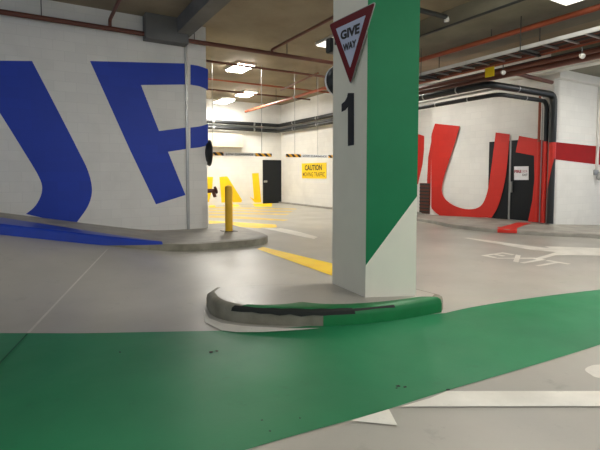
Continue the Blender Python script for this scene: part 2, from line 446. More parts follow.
# island: outline in plan
front_px = curve([(206.5, 306), (211, 314), (222, 319.5), (245, 323.5), (280, 325.8), (323, 326.3), (365, 324), (405, 319), (441, 312.5)], 4)
front = [on_z(p, 0) for p in front_px]
endp = on_z((443, 309), 0)
rear = [endp, Vector((D_.x+.18, D_.y+.12, 0)), Vector((D_.x, D_.y+.15, 0)), Vector((A_.x-.02, A_.y+.12, 0)), on_z((250, 298), 0), on_z((214, 300.5), 0)]
outl = front+rear
cen = sum(outl, Vector())/len(outl)
def island_mesh():
    bm = bmesh.new(); lv = []
    for (ins, z) in ((0, -.03), (.0, .09), (.012, .135), (.045, .158), (.09, .165)):
        lv.append([bm.verts.new(p+((cen-p).normalized()*ins)+Vector((0, 0, z))) for p in outl])
    n = len(outl)
    for Lo, Hi in zip(lv, lv[1:]):
        for i in range(n): bm.faces.new((Lo[i], Lo[(i+1) % n], Hi[(i+1) % n], Hi[i]))
    pts = [v.co.copy() for v in lv[-1]]
    for tri in tessellate_polygon([pts]): 
        try: bm.faces.new([lv[-1][i] for i in tri])
        except ValueError: pass
    bmesh.ops.recalc_face_normals(bm, faces=bm.faces)
    return bm
island = thing('kerb_island', 'boat-shaped concrete kerb island half painted green around the pillar foot', 'kerb', (cen.x, cen.y, 0))
link('body', island_mesh(), M['kerb'], island, smooth=True)
# smooth grey top
tp = [p+((cen-p).normalized()*.1)+Vector((0, 0, .168)) for p in outl]
link('top_surface', flat(tp), M['floor'], island)
def kerb_skin(i0, i1, prof, off, fn=None):
    bm = bmesh.new(); rws = []
    for i in range(i0, i1+1):
        p = front[i]; out = (p-cen).normalized(); f = fn(i) if fn else 1
        rws.append([bm.verts.new(p-out*ins+out*off+Vector((0, 0, z+off*.6))) for (ins, z) in prof(f)])
    for a, c in zip(rws, rws[1:]):
        for k in range(len(a)-1): bm.faces.new((a[k], c[k], c[k+1], a[k+1]))
    bmesh.ops.recalc_face_normals(bm, faces=bm.faces)
    return bm
i_split = min(range(len(front)), key=lambda i: abs(front_px[i][0]-325))
i_top0 = min(range(len(front)), key=lambda i: abs(front_px[i][0]-240))
last = len(front)-1
faceprof = lambda f: [(0, .0), (0, .09), (.012, .135), (.045, .158), (.09, .165)]
link('green_paint', kerb_skin(i_split, last, faceprof, .006), M['kerb_green'], island, smooth=True)['label'] = 'green painted kerb face'
topprof = lambda f: [(.02, .14), (.045, .158), (.09, .167), (.09+.13*f, .17)]
link('green_paint', kerb_skin(i_top0, last, topprof, .008, lambda i: min(1, (i-i_top0)/6)), M['kerb_green'], island, smooth=True)['label'] = 'green paint along the kerb edge'
scprof = lambda f: [(.004, .118-.02*f+random.uniform(-.012, .012)), (.012, .135), (.04, .156+random.uniform(-.004, .004))]
link('tyre_scuff', kerb_skin(i_top0-1, i_split+3, scprof, .0115, lambda i: random.uniform(.1, 1)), M['scuff'], island)['label'] = 'black tyre scuff along the kerb edge'
scprof2 = lambda f: [(.012, .132-.05*f), (.02, .142-.02*f), (.03, .15)]
link('tyre_scuff', kerb_skin(i_split+3, last-5, scprof2, .0115, lambda i: random.uniform(-.1, .25)), M['scuff'], island)['label'] = 'thin dark scuff on the green kerb'

# ------------------------------------------------------------------ painted floor
def fp(pts, off=.004): return [on_floor(p, off) for p in pts]
def fchild(name, pts, m, label, off=.004):
    o = link(name, flat(fp(pts, off)), m, floor); o['label'] = label; return o
lane = [(-260, 333), (0, 333), (80, 333.2), (200, 331), (245, 330), (290, 327.5), (330, 324), (400, 317.5), (445, 313)] + curve([(445, 313), (475, 306.5), (530, 298), (600, 289.5), (700, 280)])[1:] + [(700, 312)] + curve([(700, 312), (640, 330), (600, 344.5), (560, 357), (500, 375), (440, 392.5), (375, 413), (310, 431), (245, 450), (100, 495)]) + [(-300, 560)]
fchild('painted_lane', lane, M['floor_green'], 'wide green painted lane')
fchild('painted_line', [(204, 309), (209, 318), (222, 323), (245, 326), (285, 328), (320, 328), (300, 329.8), (262, 332), (236, 332), (222, 330.5), (205, 322)], M['floor_white'], 'white line hugging the kerb island', .008)
fchild('arrow_marking', [(447, 391), (640, 391), (640, 406), (401, 406.5), (430, 398)], M['floor_white'], 'white arrow shaft', .008)
fchild('arrow_marking', [(351, 420.5), (389, 409), (397.5, 425.3)], M['floor_white'], 'white arrow head', .008)
fchild('painted_spot', curve([(640, 364), (600, 364.5), (590, 366), (585, 369.5), (590, 374), (600, 378), (640, 382)]), M['floor_white'], 'rounded end of a white marking')
fchild('painted_line', [(257, 249), (263, 246.8), (333, 263.5), (360, 270), (360, 284), (333, 276)], M['floor_yellow'], 'yellow floor line')
fchild('painted_stripe', [(209, 220.6), (240, 222.3), (276, 224.5), (277, 227.3), (262, 228.3), (240, 227), (209, 223.6)], M['floor_yellow'], 'bright yellow floor stripe')
fchild('painted_stripe', [(209, 215.5), (240, 216.3), (289, 219.8), (284, 221), (255, 219.6), (209, 217.6)], M['floor_yellow_worn'], 'worn yellow floor stripe')
fchild('painted_stripe', [(209, 212.5), (290, 213.9), (286, 214.9), (209, 213.9)], M['floor_yellow_worn'], 'thin worn yellow stripe')
fchild('painted_stripe', [(209, 209.6), (293, 211.2), (290, 212.2), (209, 210.8)], M['floor_yellow_worn'], 'thin worn yellow stripe')
fchild('painted_stripe', [(209, 206.9), (296, 208.6), (297, 209.4), (209, 208.2)], M['floor_yellow_worn'], 'thin worn yellow stripe')
for q in ([(209, 204), (215, 204), (215.5, 207.3), (209, 207.3)], [(231, 203.4), (237, 203.4), (240, 206.4), (231, 206.8)], [(252, 202.9), (272, 203), (272, 206.6), (255, 206.6)]):
    fchild('painted_letter_foot', q, M['floor_yellow'], 'yellow letter foot on the floor')
fchild('arrow_marking', [(276, 228.5), (281, 228), (300, 232), (318, 237), (314, 239), (296, 235.3), (272, 230), (258, 227.6), (266, 227.4)], M['floor_white'], 'slim white floor arrow')
fchild('arrow_marking', [(464, 238), (468, 237.6), (530, 246), (550, 248.2), (545, 246.3), (560, 246.6), (640, 249.5), (640, 256.5), (572, 255.2), (556, 255.2), (538, 260), (533, 258.8), (556, 252.2), (530, 249.6)], M['floor_white'], 'long white exit arrow')
# EXIT
e0, e1 = on_z((480.5, 255.8), 0), on_z((549, 268.3), 0); eh = Vector((.62, 0, 0))
ax = (e1-e0)
link('floor_lettering', text_mesh('EXIT', lambda x, y: e0+ax*x+eh*(y)+Vector((0, 0, .006)), bold=.014), M['floor_white'], floor)['label'] = 'white EXIT lettering on the floor'
# expansion joint
def joint(f0, f1, m, k, label):
    bm = bmesh.new(); prev = None
    for i in range(25):
        f = f0+(f1-f0)*i/24; x, y = 108-133*f, 248.5+140.5*f
        w = k*(.6+1.4*f)
        a, b = bm.verts.new(on_floor((x-w, y), .012)), bm.verts.new(on_floor((x+w, y), .012))
        if prev: bm.faces.new((prev[0], prev[1], b, a))
        prev = (a, b)
    link('expansion_joint', bm, m, floor)['label'] = label
joint(0, .6, paint('floor joint', (206, 202, 194), .6), 1, 'pale joint line across the grey floor')
joint(.605, 1, paint('painted floor joint', (22, 84, 58), .6), .6, 'dark joint line through the green lane')
for i, (x, y, r) in enumerate([(211, 352, 1.6), (217, 351, 1.2), (398, 386, 1.6), (405, 387, 1.4), (448, 389.5, 1.5), (396.5, 388, .8), (120, 352, .8), (300, 418, .7), (262, 420, .8), (270, 431, .9)]):
    pts = [(x+r*1.6*math.cos(k*.7)*random.uniform(.7, 1.1), y+r*.8*math.sin(k*.7)*random.uniform(.6, 1.1)) for k in range(9)]
    fchild('floor_chip', pts, M['scuff'], 'dark chip in the floor paint', .009)

# ------------------------------------------------------------------ lettering on the red wall
def sp(pts, s=SA, off=.004): return [on_s(p, s-off) for p in pts]
# doors first
def door_leaf(bm, x0, x1, ytop, s, z0):
    a, b = on_s((x0, 180), s).y, on_s((x1, 180), s).y
    return box(bm, (s, min(a, b), z0), (s+.05, max(a, b), on_s((x0, ytop), s).z), .004)
zA = lambda x: on_s((x, 214.6+max(0, (x-440))*.075), SA).z
dt = thing('door_2', 'black double door on the red lettered wall, red letters painted across it', 'door', on_s((509, 219), SA-.03)); dt['kind'] = 'structure'
d1 = link('leaf', door_leaf(bmesh.new(), 488.3, 508.6, 142, SA-.03, zA(500)+.01), M['door_black'], dt)
d2 = link('leaf', door_leaf(bmesh.new(), 510.6, 536, 140.5, SA-.03, zA(522)+.01), M['door_black'], dt)
link('jamb_strip', door_leaf(bmesh.new(), 508.7, 510.5, 140.5, SA-.045, zA(510)+.01), M['grey_metal'], dt)['label'] = 'pale metal strip between the leaves'
hp = on_s((511, 187), SA-.05)
bm = B((hp.x-.05, hp.y-.05, hp.z-.16), (hp.x+.02, hp.y-.0, hp.z+.16), .008)
link('handle', bm, M['grey_metal'], d2)
# riser cupboard face, right of the doors
tR0, tR1 = on_s((536.3, 180), SA).y, TA0
riser = tag(link('riser_panel', B((SA-.05, tR0, zA(545)), (SA, tR1+.0, on_s((540, 141), SA).z)), M['door_black']), 'black panel behind the red painted pipes in the corner', 'panel', kind='structure')
DO = .045
outU = [(435, 123.6), (460, 126.2)] + curve([(460, 126.2), (451, 155), (442.5, 183), (443.3, 196), (453, 205), (468, 209.3), (480.5, 206), (487, 193), (491, 170), (495.7, 132.5)])[1:] + [(509.8, 134.3)] + curve([(509.8, 134.3), (505.5, 177), (498.5, 205), (491.5, 217.6)])[1:] + [(470, 217.2), (442, 217.5)] + curve([(442, 217.5), (433, 210), (427.3, 202)]) [1:]+ curve([(427.3, 202), (427, 180), (428.2, 157), (431, 137), (435, 123.6)])[1:-1]
# the part of U left of the wall's edge sits on the wall
def clampx(pts, lo): return [(max(x, lo), y) for x, y in pts]
uo = link('painted_letter', flat(sp(clampx(outU, 431.2), SA-DO-.004)), M['block_red'], wall_out); uo['label'] = 'red painted letter U'
for xr in ():
    pass
rec = [(431.5, 140), (428.2, 157), (427, 180), (427.3, 202), (431.5, 207)]
link('painted_letter', flat(sp(rec, 12.6)), M['block_red'], wall_recess)['label'] = 'sliver of the red letter U'
link('painted_letter', flat(sp([(410, 133), (420, 134.5), (424.2, 136), (424, 150), (422.6, 164), (418, 184), (410, 190)], 12.6)), M['block_red'], wall_recess)['label'] = 'edge of the red letter O'
barT = [(519, 135.8), (552, 142), (552.5, 158), (534.5, 155.7), (515.6, 152.2)]
to = link('painted_letter', flat(sp(barT, SA-DO-.004)), M['block_red'], wall_out); to['label'] = 'red painted letter T'
stemT = [(534, 155.5), (552.5, 158), (549, 178), (546.5, 200), (544.5, 223), (528, 221.6), (532.4, 200), (534.5, 178)]
link('painted_letter_stem', flat(sp(stemT, SA-DO-.006)), M['block_red'], to)
def bp(pts, off=.004): return [on_t(p, TB-off) for p in pts]
link('painted_band', flat(bp([(553.6, 141.8), (600, 146.6), (680, 154), (680, 173), (600, 164.8), (553.2, 159.3)])), paint('deep red band', (150, 12, 8), .6, spec=.2), wall_right)['label'] = 'red bar of the letter T continuing along the wall'
# door notice
zc = [on_s(p, SA-.06) for p in ((514, 166.5), (528.3, 166.2), (528.3, 180), (514, 180))]
notice = thing('door_notice', 'small white notice with red and black print on the black door', 'sign', zc[3])
link('plate', slab([(SA-.055, p.y, p.z) for p in zc], (.015, 0, 0)), M['sign_white'], notice)
def ntext(s, x0, y0, x1, y1, m, bold=.02):
    a, b, c = on_s((x0, y1), SA-.058), on_s((x1, y1), SA-.058), on_s((x0, y0), SA-.058)
    link('lettering', text_mesh(s, lambda x, y: a+(b-a)*x+(c-a)*y, bold=bold), m, notice)
ntext('FIRE', 514.4, 170, 521.5, 173, M['ink_red'], .04)
ntext('EXIT', 522.5, 173.8, 527.6, 176, M['ink'], .02)
ntext('DOOR', 522.5, 170, 527.4, 172.6, M['ink_red'], .0)
# conduits and risers in the corner
def riser_pipe(name, label, x, r, m, ytop, ybot, s, lower=None, ysplit=None, group=None):
    p0, p1 = on_s((x, 180), s), on_s((x, ytop), s)
    zb_ = zA(545)
    t = p0.y
    if lower:
        zs = on_s((x, ysplit), s).z
        o = thing(name, label, 'pipe', (s, t, zb_), group)
        link('upper_pipe', T([(s, t, zs), (s, t, p1.z)], r), m, o, smooth=True)
        link('painted_pipe', T([(s, t, zb_), (s, t, zs)], r*1.02), lower, o, smooth=True)['label'] = 'red painted lower length'
        return o
    return tag(link(name, T([(s, t, zb_), (s, t, p1.z)], r), m, smooth=True), label, 'pipe', group)
riser_pipe('riser_pipe', 'brown vertical pipe beside the double door, red below the letter bar', 537.6, .035, M['pipe_red'], 92, 222, SA-.12, M['red'], 142)
riser_pipe('conduit', 'slim pale vertical conduit beside the brown riser pipe', 540.6, .016, M['grey_metal'], 95, 222, SA-.1)
# black lagged pipes: riser, run along the hall, then into the distance
def lagged(name, label, xr, ztop, s_run, r, m, split, tend=12.4, low=None, group='lagged pipes by the red letters'):
    s0 = SA-.06-r
    t0 = on_s((xr, 170), s0).y
    zb_ = zA(545)
    o = thing(name, label, 'pipe', (s0, t0, zb_), group)
    zs = on_s((xr, split), s0).z
    link('run', T([(s0, t0, zs), (s0, t0, ztop), (s_run, t0, ztop), (s_run, tend, ztop)], r, 14, .22), m, o, smooth=True)
    if low:
        link('lower_pipe', T([(s0, t0, zb_), (s0, t0, zs)], r*.97, 14), m, o, smooth=True)
        zk = on_s((xr, low), s0).z; bm = T([(s0, t0, zk), (s0, t0, zs)], r*1.01, 24)
        for v in bm.verts:
            if v.co.z < zk+.01: v.co.z -= (v.co.y-t0)*-6.5*-1
    else: bm = T([(s0, t0, zb_), (s0, t0, zs)], r*.97, 14)
    link('painted_pipe', bm, M['red'], o, smooth=True)['label'] = 'red painted length'
    for (a, b, c) in ((s_run, t0+.9, ztop), (s_run, t0+2.0, ztop), (s_run+1.1, t0, ztop)):
        ax_ = (0, 1, 0) if a == s_run else (1, 0, 0)
        link('strap', lathe(bmesh.new(), (a, b, c), ax_, [(r*1.06, -.02), (r*1.06, .02)], 14), M['grey_metal'], o)
    return o
zt = on_s((552, 95), SA-.14).z; zt2 = on_s((545, 101.5), SA-.11).z
ps = on_z((500, 82.5), zt)
lagged('lagged_pipe', 'thick black lagged pipe, the upper one bending down the corner', 551.6, zt, ps.x-.05, .085, M['black'], 142.5, low=178)
lagged('lagged_pipe', 'thinner black lagged pipe below the thick one, bending down the corner', 544.8, zt2, on_z((500, 94), zt2).x, .055, M['black'], 141.5)
zt3 = on_s((548, 97), SA-.09).z
riser_bm = T([(SA-.09, on_s((548.4, 170), SA-.09).y, zA(545)), (SA-.09, on_s((548.4, 170), SA-.09).y, zt3), (on_z((500, 88), zt3).x, on_s((548.4, 170), SA-.09).y, zt3), (on_z((500, 88), zt3).x, 12.3, zt3)], .03, 10, .15)
tag(link('conduit', riser_bm, M['grey_metal'], smooth=True), 'pale grey conduit running between the two black lagged pipes', 'conduit')
zb3 = on_t((551, 82), TB+.1).z
tag(link('sprinkler_pipe', T([on_z((516, 73.5), zb3), on_t((552, 82.5), TB-.05)], .05, 12), M['pipe_brown'], smooth=True), 'short dark brown pipe running to the corner above the lagged pipes', 'pipe', 'sprinkler pipes')
# louvre in the recess
lv0, lv1 = on_s((420, 183), 12.58), on_s((429.5, 214), 12.58)
lou = thing('wall_grille', 'narrow brown grille low on the wall between pillar and letter U', 'vent', lv1)
link('frame', B((12.57, min(lv0.y, lv1.y), lv1.z), (12.6, max(lv0.y, lv1.y), lv0.z)), M['pipe_brown'], lou)
for k in range(9):
    z = lv1.z+(lv0.z-lv1.z)*(k+.5)/9
    link('slat', B((12.54, min(lv0.y, lv1.y)+.02, z-.012), (12.575, max(lv0.y, lv1.y)-.02, z+.03)), M['dark_metal'], lou)
# fitting on the right wall
c = on_t((597, 175), TB-.05)
fx = thing('wall_tap', 'small grey wall fitting below the red band at the edge', 'fitting', (c.x, TB, c.z-.2))
link('backplate', B((c.x-.12, TB-.03, c.z+.0), (c.x+.14, TB, c.z+.16), .01), M['grey_metal'], fx)
link('bulb', lathe(bmesh.new(), (c.x, TB-.12, c.z-.16), (0, 0, 1), [(.02, 0), (.07, .03), (.09, .1), (.06, .18), (.04, .26)]), M['grey_metal'], fx, smooth=True)
link('conduit', T([(c.x+.02, TB-.02, c.z+.15), (c.x+.02, TB-.02, zl)], .05), M['light_metal'], fx, smooth=True)

# ------------------------------------------------------------------ far wall: letters, door
for pts in ([(205, 177), (213, 177), (212, 190), (209, 202), (205, 202)],
            [(219.4, 177), (227.2, 176.3), (234, 187), (242, 200), (241.5, 202.2), (233, 202.2), (227, 190), (225.8, 202.6), (221.5, 202.6)],
            [(252, 173.4), (258.6, 173), (261.3, 202.3), (255, 202.6), (249.6, 196.8), (254, 199)]):
    link('painted_letter', flat([on_t(p, T2-.006) for p in pts]), M['block_yellow'], wall_back)['label'] = 'yellow painted letter stroke'
a, b = on_t((262.8, 202.2), T2), on_t((281.2, 202.2), T2); zt_ = on_t((272, 160), T2).z
dr = tag(link('door_1', B((a.x, T2-.03, 0), (b.x, T2+.02, zt_), .005), M['door_black']), 'black door in the far corner beside the yellow letters', 'door', kind='structure')
h = on_t((265.5, 181.5), T2-.06)
link('handle', B((h.x-.09, T2-.09, h.z-.05), (h.x+.09, T2-.03, h.z+.05), .01), M['grey_metal'], dr)
# caution sign
cq = [on_s(p, S2-.02) for p in ((301.8, 163.4), (326.2, 162.6), (326.2, 179), (301.8, 177.8))]
cs = thing('caution_sign', 'yellow CAUTION sign on the far white wall', 'sign', cq[3])
y0, y1 = cq[0].y, cq[1].y; zt4, zb4 = (cq[0].z+cq[1].z)/2, (cq[2].z+cq[3].z)/2
link('plate', B((S2-.02, min(y0, y1), zb4), (S2, max(y0, y1), zt4)), M['sign_yellow'], cs)
def ctext(s, fx0, fx1, fy0, fy1, m, bold):
    link('lettering', text_mesh(s, lambda x, y: Vector((S2-.025, y0+(y1-y0)*(fx0+(fx1-fx0)*x), zb4+(zt4-zb4)*(fy0+(fy1-fy0)*y))), bold=bold), m, cs)
ctext('CAUTION', .14, .84, .52, .88, M['ink'], .03)
ctext('MOVING TRAFFIC', .05, .95, .12, .4, paint('brown ink', (110, 70, 20), .5), .01)
# clearance bars hanging across the lane
zc_ = 2.05
pb = on_z((250, 154.6), zc_)
tb = pb.y
sx = lambda x: on_t((x, 154.6+(x-250)*.03), tb)
def cbar(x0, x1, tx0, tx1, rods, label):
    a, b = sx(x0), sx(x1); zz = pb.z
    o = thing('clearance_bar', label, 'sign', ((a.x+b.x)/2, tb, zz-.055), 'hanging clearance bars')
    link('bar', B((a.x, tb, zz-.05), (b.x, tb+.03, zz+.05)), M['sign_white'], o)
    ta, tb_ = sx(tx0).x, sx(tx1).x
    link('hazard_tape', B((a.x+.02, tb-.006, zz-.05), (ta-.08, tb+.002, zz+.05)), M['hazard'], o)
    link('hazard_tape', B((tb_+.08, tb-.006, zz-.05), (b.x-.02, tb+.002, zz+.05)), M['hazard'], o)
    link('lettering', text_mesh('LOW CLEARANCE', lambda x, y: Vector((ta+(tb_-ta)*x, tb-.004, zz-.032+.064*y)), bold=.01), M['ink'], o)
    for rx in rods:
        p = sx(rx); link('hanger', T([(p.x, tb+.015, zz+.05), (p.x, tb+.015, CEIL)], .008, 6), M['grey_metal'], o)
    return o
cbar(205, 272.3, 226, 253, (213, 262), 'hanging LOW CLEARANCE bar nearer the yellow letters')
cbar(285.5, 340, 303, 326.5, (295, 318), 'hanging LOW CLEARANCE bar above the caution sign')
# bollard
bp_ = on_z((229, 231.3), .16)
bo = thing('bollard', 'yellow steel bollard on the kerb end beside the blue lettered wall', 'bollard', bp_)
link('post', lathe(bmesh.new(), bp_, (0, 0, 1), [(.085, 0), (.085, .98), (.078, 1.01), (.05, 1.03), (.001, 1.035)]), M['yellow'], bo, smooth=True)
link('base_plate', B((bp_.x-.15, bp_.y-.15, bp_.z), (bp_.x+.15, bp_.y+.15, bp_.z+.012)), M['dark_metal'], bo)
# hose valve behind wall end
hv = on_t((213, 191.5), T1+.15)
v = thing('hydrant_valve', 'rusty brown hydrant valve on the end of the blue lettered wall', 'valve', (S_END, T1+.12, hv.z-.12))
link('stub', T([(S_END, T1+.12, hv.z+.02), (S_END+.22, T1+.1, hv.z+.02)], .05), M['pipe_brown'], v, smooth=True)
link('outlet', T([(S_END+.17, T1+.1, hv.z+.02), (S_END+.19, T1+.02, hv.z-.12)], .042), M['pipe_brown'], v, smooth=True)
link('hand_wheel', lathe(bmesh.new(), (S_END+.22, T1+.1, hv.z+.03), (1, 0, .3), [(.03, 0), (.09, .01), (.09, .035), (.03, .045)]), M['pipe_brown'], v)
# round mirrors
def mirror(name, label, c, n, R, wallp):
    c = Vector(c); n = Vector(n).normalized()
    o = thing(name, label, 'mirror', c-Vector((0, 0, R)), 'round traffic mirrors')
    link('back_shell', lathe(bmesh.new(), c, n, [(R*.3, -.14), (R*.8, -.1), (R*.97, -.05), (R, 0)], 32), M['black'], o, smooth=True)
    link('rim', lathe(bmesh.new(), c, n, [(R*1.0, -.015), (R*1.04, -.01), (R*1.04, .015), (R*.97, .02)], 32), M['sign_white'] if 'pale' in label else M['black'], o, smooth=True)
    link('mirror_face', lathe(bmesh.new(), c, n, [(R*.97, .0), (R*.8, .035), (R*.5, .06), (R*.2, .07), (.001, .072)], 32), M['mirror'], o, smooth=True)
    link('bracket', T([c-n*.1, Vector(wallp)], .02), M['dark_metal'], o)
    return o
mc = on_t((209.3, 153), T1+.12)
mirror('traffic_mirror', 'black round traffic mirror on the end of the blue lettered wall', mc, (.97, -.12, 0), .30, (S_END, T1+.2, mc.z))
mc = on_plane((333.5, 81), (A_+D_)/2, Vector((ray(333, 81).x, ray(333, 81).y, 0)).normalized())
nb = (D_-A_).cross(up).normalized(); nb = nb if nb.dot(A_-B_) > 0 else -nb
mc = on_plane((339.5, 81), A_+nb*.18, nb)
mirror('traffic_mirror', 'round traffic mirror with pale rim behind the pillar', mc+Vector((0.02, 0, 0)), (A_-B_).normalized()*.6+nb*.8, .19, A_*1.0+Vector((.06, .02, mc.z-A_.z)))

# give way sign on the pillar
g = [on_L(p, .035) for p in ((329.3, 24.6), (374.5, 2.6), (350.2, 83.5))]
gc = sum(g, Vector())/3
gs = thing('give_way_sign', 'red bordered triangular GIVE WAY sign on the pillar', 'sign', g[2])
def rounded(tri, r, shrink):
    cc = sum(tri, Vector())/3; out = []
    tri = [cc+(p-cc)*shrink for p in tri]
    for i in range(3):
        p, a, b = tri[i], tri[i-1], tri[(i+1) % 3]
        p0, p1 = p+(a-p).normalized()*r, p+(b-p).normalized()*r
        for j in range(5):
            f = j/4; out.append(p0*(1-f)**2+p*2*f*(1-f)+p1*f*f)
    return out
link('plate', slab([p-nL*.012 for p in rounded(g, .04, 1.03)], nL*.008), M['grey_metal'], gs)
link('red_border', slab([p-nL*.005 for p in rounded(g, .035, 1.0)], nL*.004), M['sign_red'], gs)
link('white_panel', slab([p for p in rounded(g, .012, .66)], nL*.002), M['sign_face'], gs)
link('bracket', slab([A_+nL*.0+up*(g[0].z-A_.z-.25)+(B_-A_)*.1, A_+(B_-A_)*.85+up*(g[0].z-A_.z-.25), A_+(B_-A_)*.85+up*(g[0].z-A_.z-.2), A_+(B_-A_)*.1+up*(g[0].z-A_.z-.2)], nL*.022), M['dark_metal'], gs)
def gtext(s, q, bold=.045):
    bl_, br_, tl_, tr_ = [on_L(p, .041) for p in q]
    link('lettering', text_mesh(s, lambda x, y: (bl_*(1-x)+br_*x)*(1-y)+(tl_*(1-x)+tr_*x)*y, bold=bold), M['ink'], gs)
gtext('GIVE', ((341, 40.5), (359.2, 33.2), (340, 31.5), (360, 22.6)))
gtext('WAY', ((343.2, 52), (356, 46.5), (342.8, 44.5), (356.4, 39)), .045)
# dark bracket box behind the pillar beside the sign
p = on_plane((331.5, 46), A_+nb*.05, nb)
tag(link('junction_box', B((p.x-.05, p.y-.05, p.z-.08), (p.x+.05, p.y+.05, p.z+.08), .008), M['dark_metal']), 'small dark box on the back of the pillar beside the sign', 'box')

# ------------------------------------------------------------------ ceiling services
RED, BRN = M['pipe_red'], M['pipe_brown']
def pipe(label, pts, r, m, name='sprinkler_pipe', cat='pipe', group='sprinkler pipes', bend=0, hang=()):
    if not hang: return tag(link(name, T(pts, r, 12, bend), m, smooth=True), label, cat, group)
    o = thing(name, label, cat, pts[0], group)
    link('pipe', T(pts, r, 12, bend), m, o, smooth=True)
    for q in hang: link('hanger', T([Vector(q), Vector((q[0], q[1], CEIL))], .009, 6), M['dark_metal'], o)
    return o
tp1 = T1-.12
p1 = on_t((190, 41), tp1); z1 = p1.z
pe = on_z((336, 61), z1).x
hz = [(x, tp1, z1) for x in (-2.5, .2, 3.2, 5.6)]
pipe('long sprinkler pipe crossing above the blue lettered wall towards the pillar', [(-7, tp1, z1), (pe+1.5, tp1, z1)], .05, M['pipe_brown'], hang=hz)
q = on_t((110, 28), tp1)
pipe('branch pipe rising from the long pipe over the letter P', [(q.x, tp1, z1), (q.x, tp1, z1+.18), (q.x, 3, z1+.18)], .035, BRN, bend=.1)
q = on_t((272, 49), tp1)
pipe('branch pipe running from the long pipe towards the give way sign', [(q.x, tp1, z1), (q.x, tp1, z1+.1), (q.x, 4.5, z1+.1)], .035, BRN, bend=.08)
# pipes across the back lane
def along_v(label, p0, p1, z, r, m, **k):
    a = on_z(p0, z); b = on_z(p1, z); t = (a.y+b.y)/2
    s0, s1 = on_t(p0, t).x, on_t(p1, t).x
    zz = (on_t(p0, t).z+on_t(p1, t).z)/2
    return t, pipe(label, [(s0-1.5, t, zz), (min(s1+.5, S2-.03), t, zz)], r, m, **k)
along_v('dark pipe crossing the back lane in front of the nearest ceiling light', (208, 61), (336, 78.5), 4.7, .035, BRN)
along_v('thin orange pipe crossing the back lane behind the nearest ceiling light', (208, 79), (333, 93), 4.7, .03, RED)
along_v('thin dark pipe crossing at the farthest ceiling lights', (208, 90), (300, 98), 4.65, .035, BRN)
zo = 4.3; so = on_z((510, 33.5), zo).x
tO = 19.0
o = pipe('long orange pipe running the length of the hall above the cable tray', [(so, -1, zo), (so, tO, zo)], .055, RED, hang=[(so, t, zo) for t in (3.6, 6.2, 8.8, 13, 16)])
for q in (3.9, 14.5):
    link('clamp', lathe(bmesh.new(), (so, q, zo), (0, 1, 0), [(.075, -.03), (.075, .03)], 12), M['grey_metal'], o)
a = on_z((298, 82), 4.6)
pipe('short branch pipe between the back lane pipes', [on_z((281, 90), 4.6), on_z((318, 73), 4.6)], .03, BRN)
# right upper: short dark pipe ending in a sprinkler head
z7 = 4.62; e7 = on_z((446, 17), z7); b7 = Vector((e7.x-2.4, e7.y, z7))
spk = thing('sprinkler_pipe', 'short dark pipe ending in a white sprinkler head beside the pillar', 'pipe', e7, 'sprinkler pipes')
link('pipe', T([b7, e7], .05), M['dark_metal'], spk, smooth=True)
link('sprinkler_head', lathe(bmesh.new(), e7+Vector((.02, 0, -.09)), (0, 0, 1), [(.05, 0), (.05, .06), (.03, .1)]), M['light_metal'], spk)
# long dark conduit along beam edge
pipe('dark cable conduit along the lower edge of the olive beam', [(sB2-.03, -2, zB2+.0), (sB2-.03, 8.6, zB2+.0)], .025, M['dark_metal'], name='conduit', cat='conduit', group='conduits')
# ladder cable tray
zt5 = 3.9; s5 = on_z((510, 51), zt5).x; W = .55
tray = thing('cable_tray', 'ladder cable tray with a pale edge rail hanging under the ceiling', 'cable tray', (s5, 2, zt5))
tA, tB_ = 1.0, 10.6
link('rail', B((s5-.02, tA, zt5-.045), (s5+.02, tB_, zt5+.03), .005), M['grey_rail'], tray)['label'] = 'pale edge rail'
link('rail', B((s5+W-.02, tA, zt5-.05), (s5+W+.02, tB_, zt5+.06), .005), BRN, tray)['label'] = 'brown edge rail'
t = tA+.2
while t < tB_:
    link('rung', B((s5, t-.022, zt5-.04), (s5+W, t+.022, zt5-.015)), M['grey_metal'], tray); t += .38
for k, (ds, r) in enumerate(((.1, .018), (.17, .022), (.26, .02), (.36, .025), (.46, .02))):
    link('cable', T([(s5+ds, tA, zt5+.0), (s5+ds+.02*math.sin(k), tA+3, zt5+.005), (s5+ds, tB_, zt5)], r, 8), [M['black'], M['dark_metal'], BRN][k % 3], tray, smooth=True)
for t in (2.8, 5.4, 8.0):
    for ds in (-.04, W+.04):
        link('hanger', T([(s5+ds, t, zt5-.06), (s5+ds, t, zB2 if sB2 < s5+ds < sB2+2.2 else CEIL)], .01, 6), M['dark_metal'], tray)
    link('bracket', B((s5-.06, t-.03, zt5-.09), (s5+W+.06, t+.03, zt5-.055)), M['dark_metal'], tray)
# brown pipes under the far edge of tray
z8 = 3.78; s8 = s5+W+.18
pipe('reddish brown pipe beside the cable tray, the upper one', [(s8, 1, z8+.12), (s8, 10.4, z8+.12)], .045, RED)
pipe('reddish brown pipe beside the cable tray, the lower one', [(s8+.12, 1, z8-.02), (s8+.12, 10.4, z8-.02)], .05, BRN)
pipe('dark pipe behind the brown pipes beside the cable tray', [(s8+.35, 1, z8+.05), (s8+.35, 10.4, z8+.05)], .06, M['dark_metal'])
pipe('thick brown pipe beside the cable tray, second farthest from it', [(s8+.5, 1, z8-.02), (s8+.5, 10.4, z8-.02)], .07, BRN)
pipe('reddish brown pipe beside the cable tray, farthest from it', [(s8+.68, 1, z8+.0), (s8+.68, 10.4, z8+.0)], .06, RED)
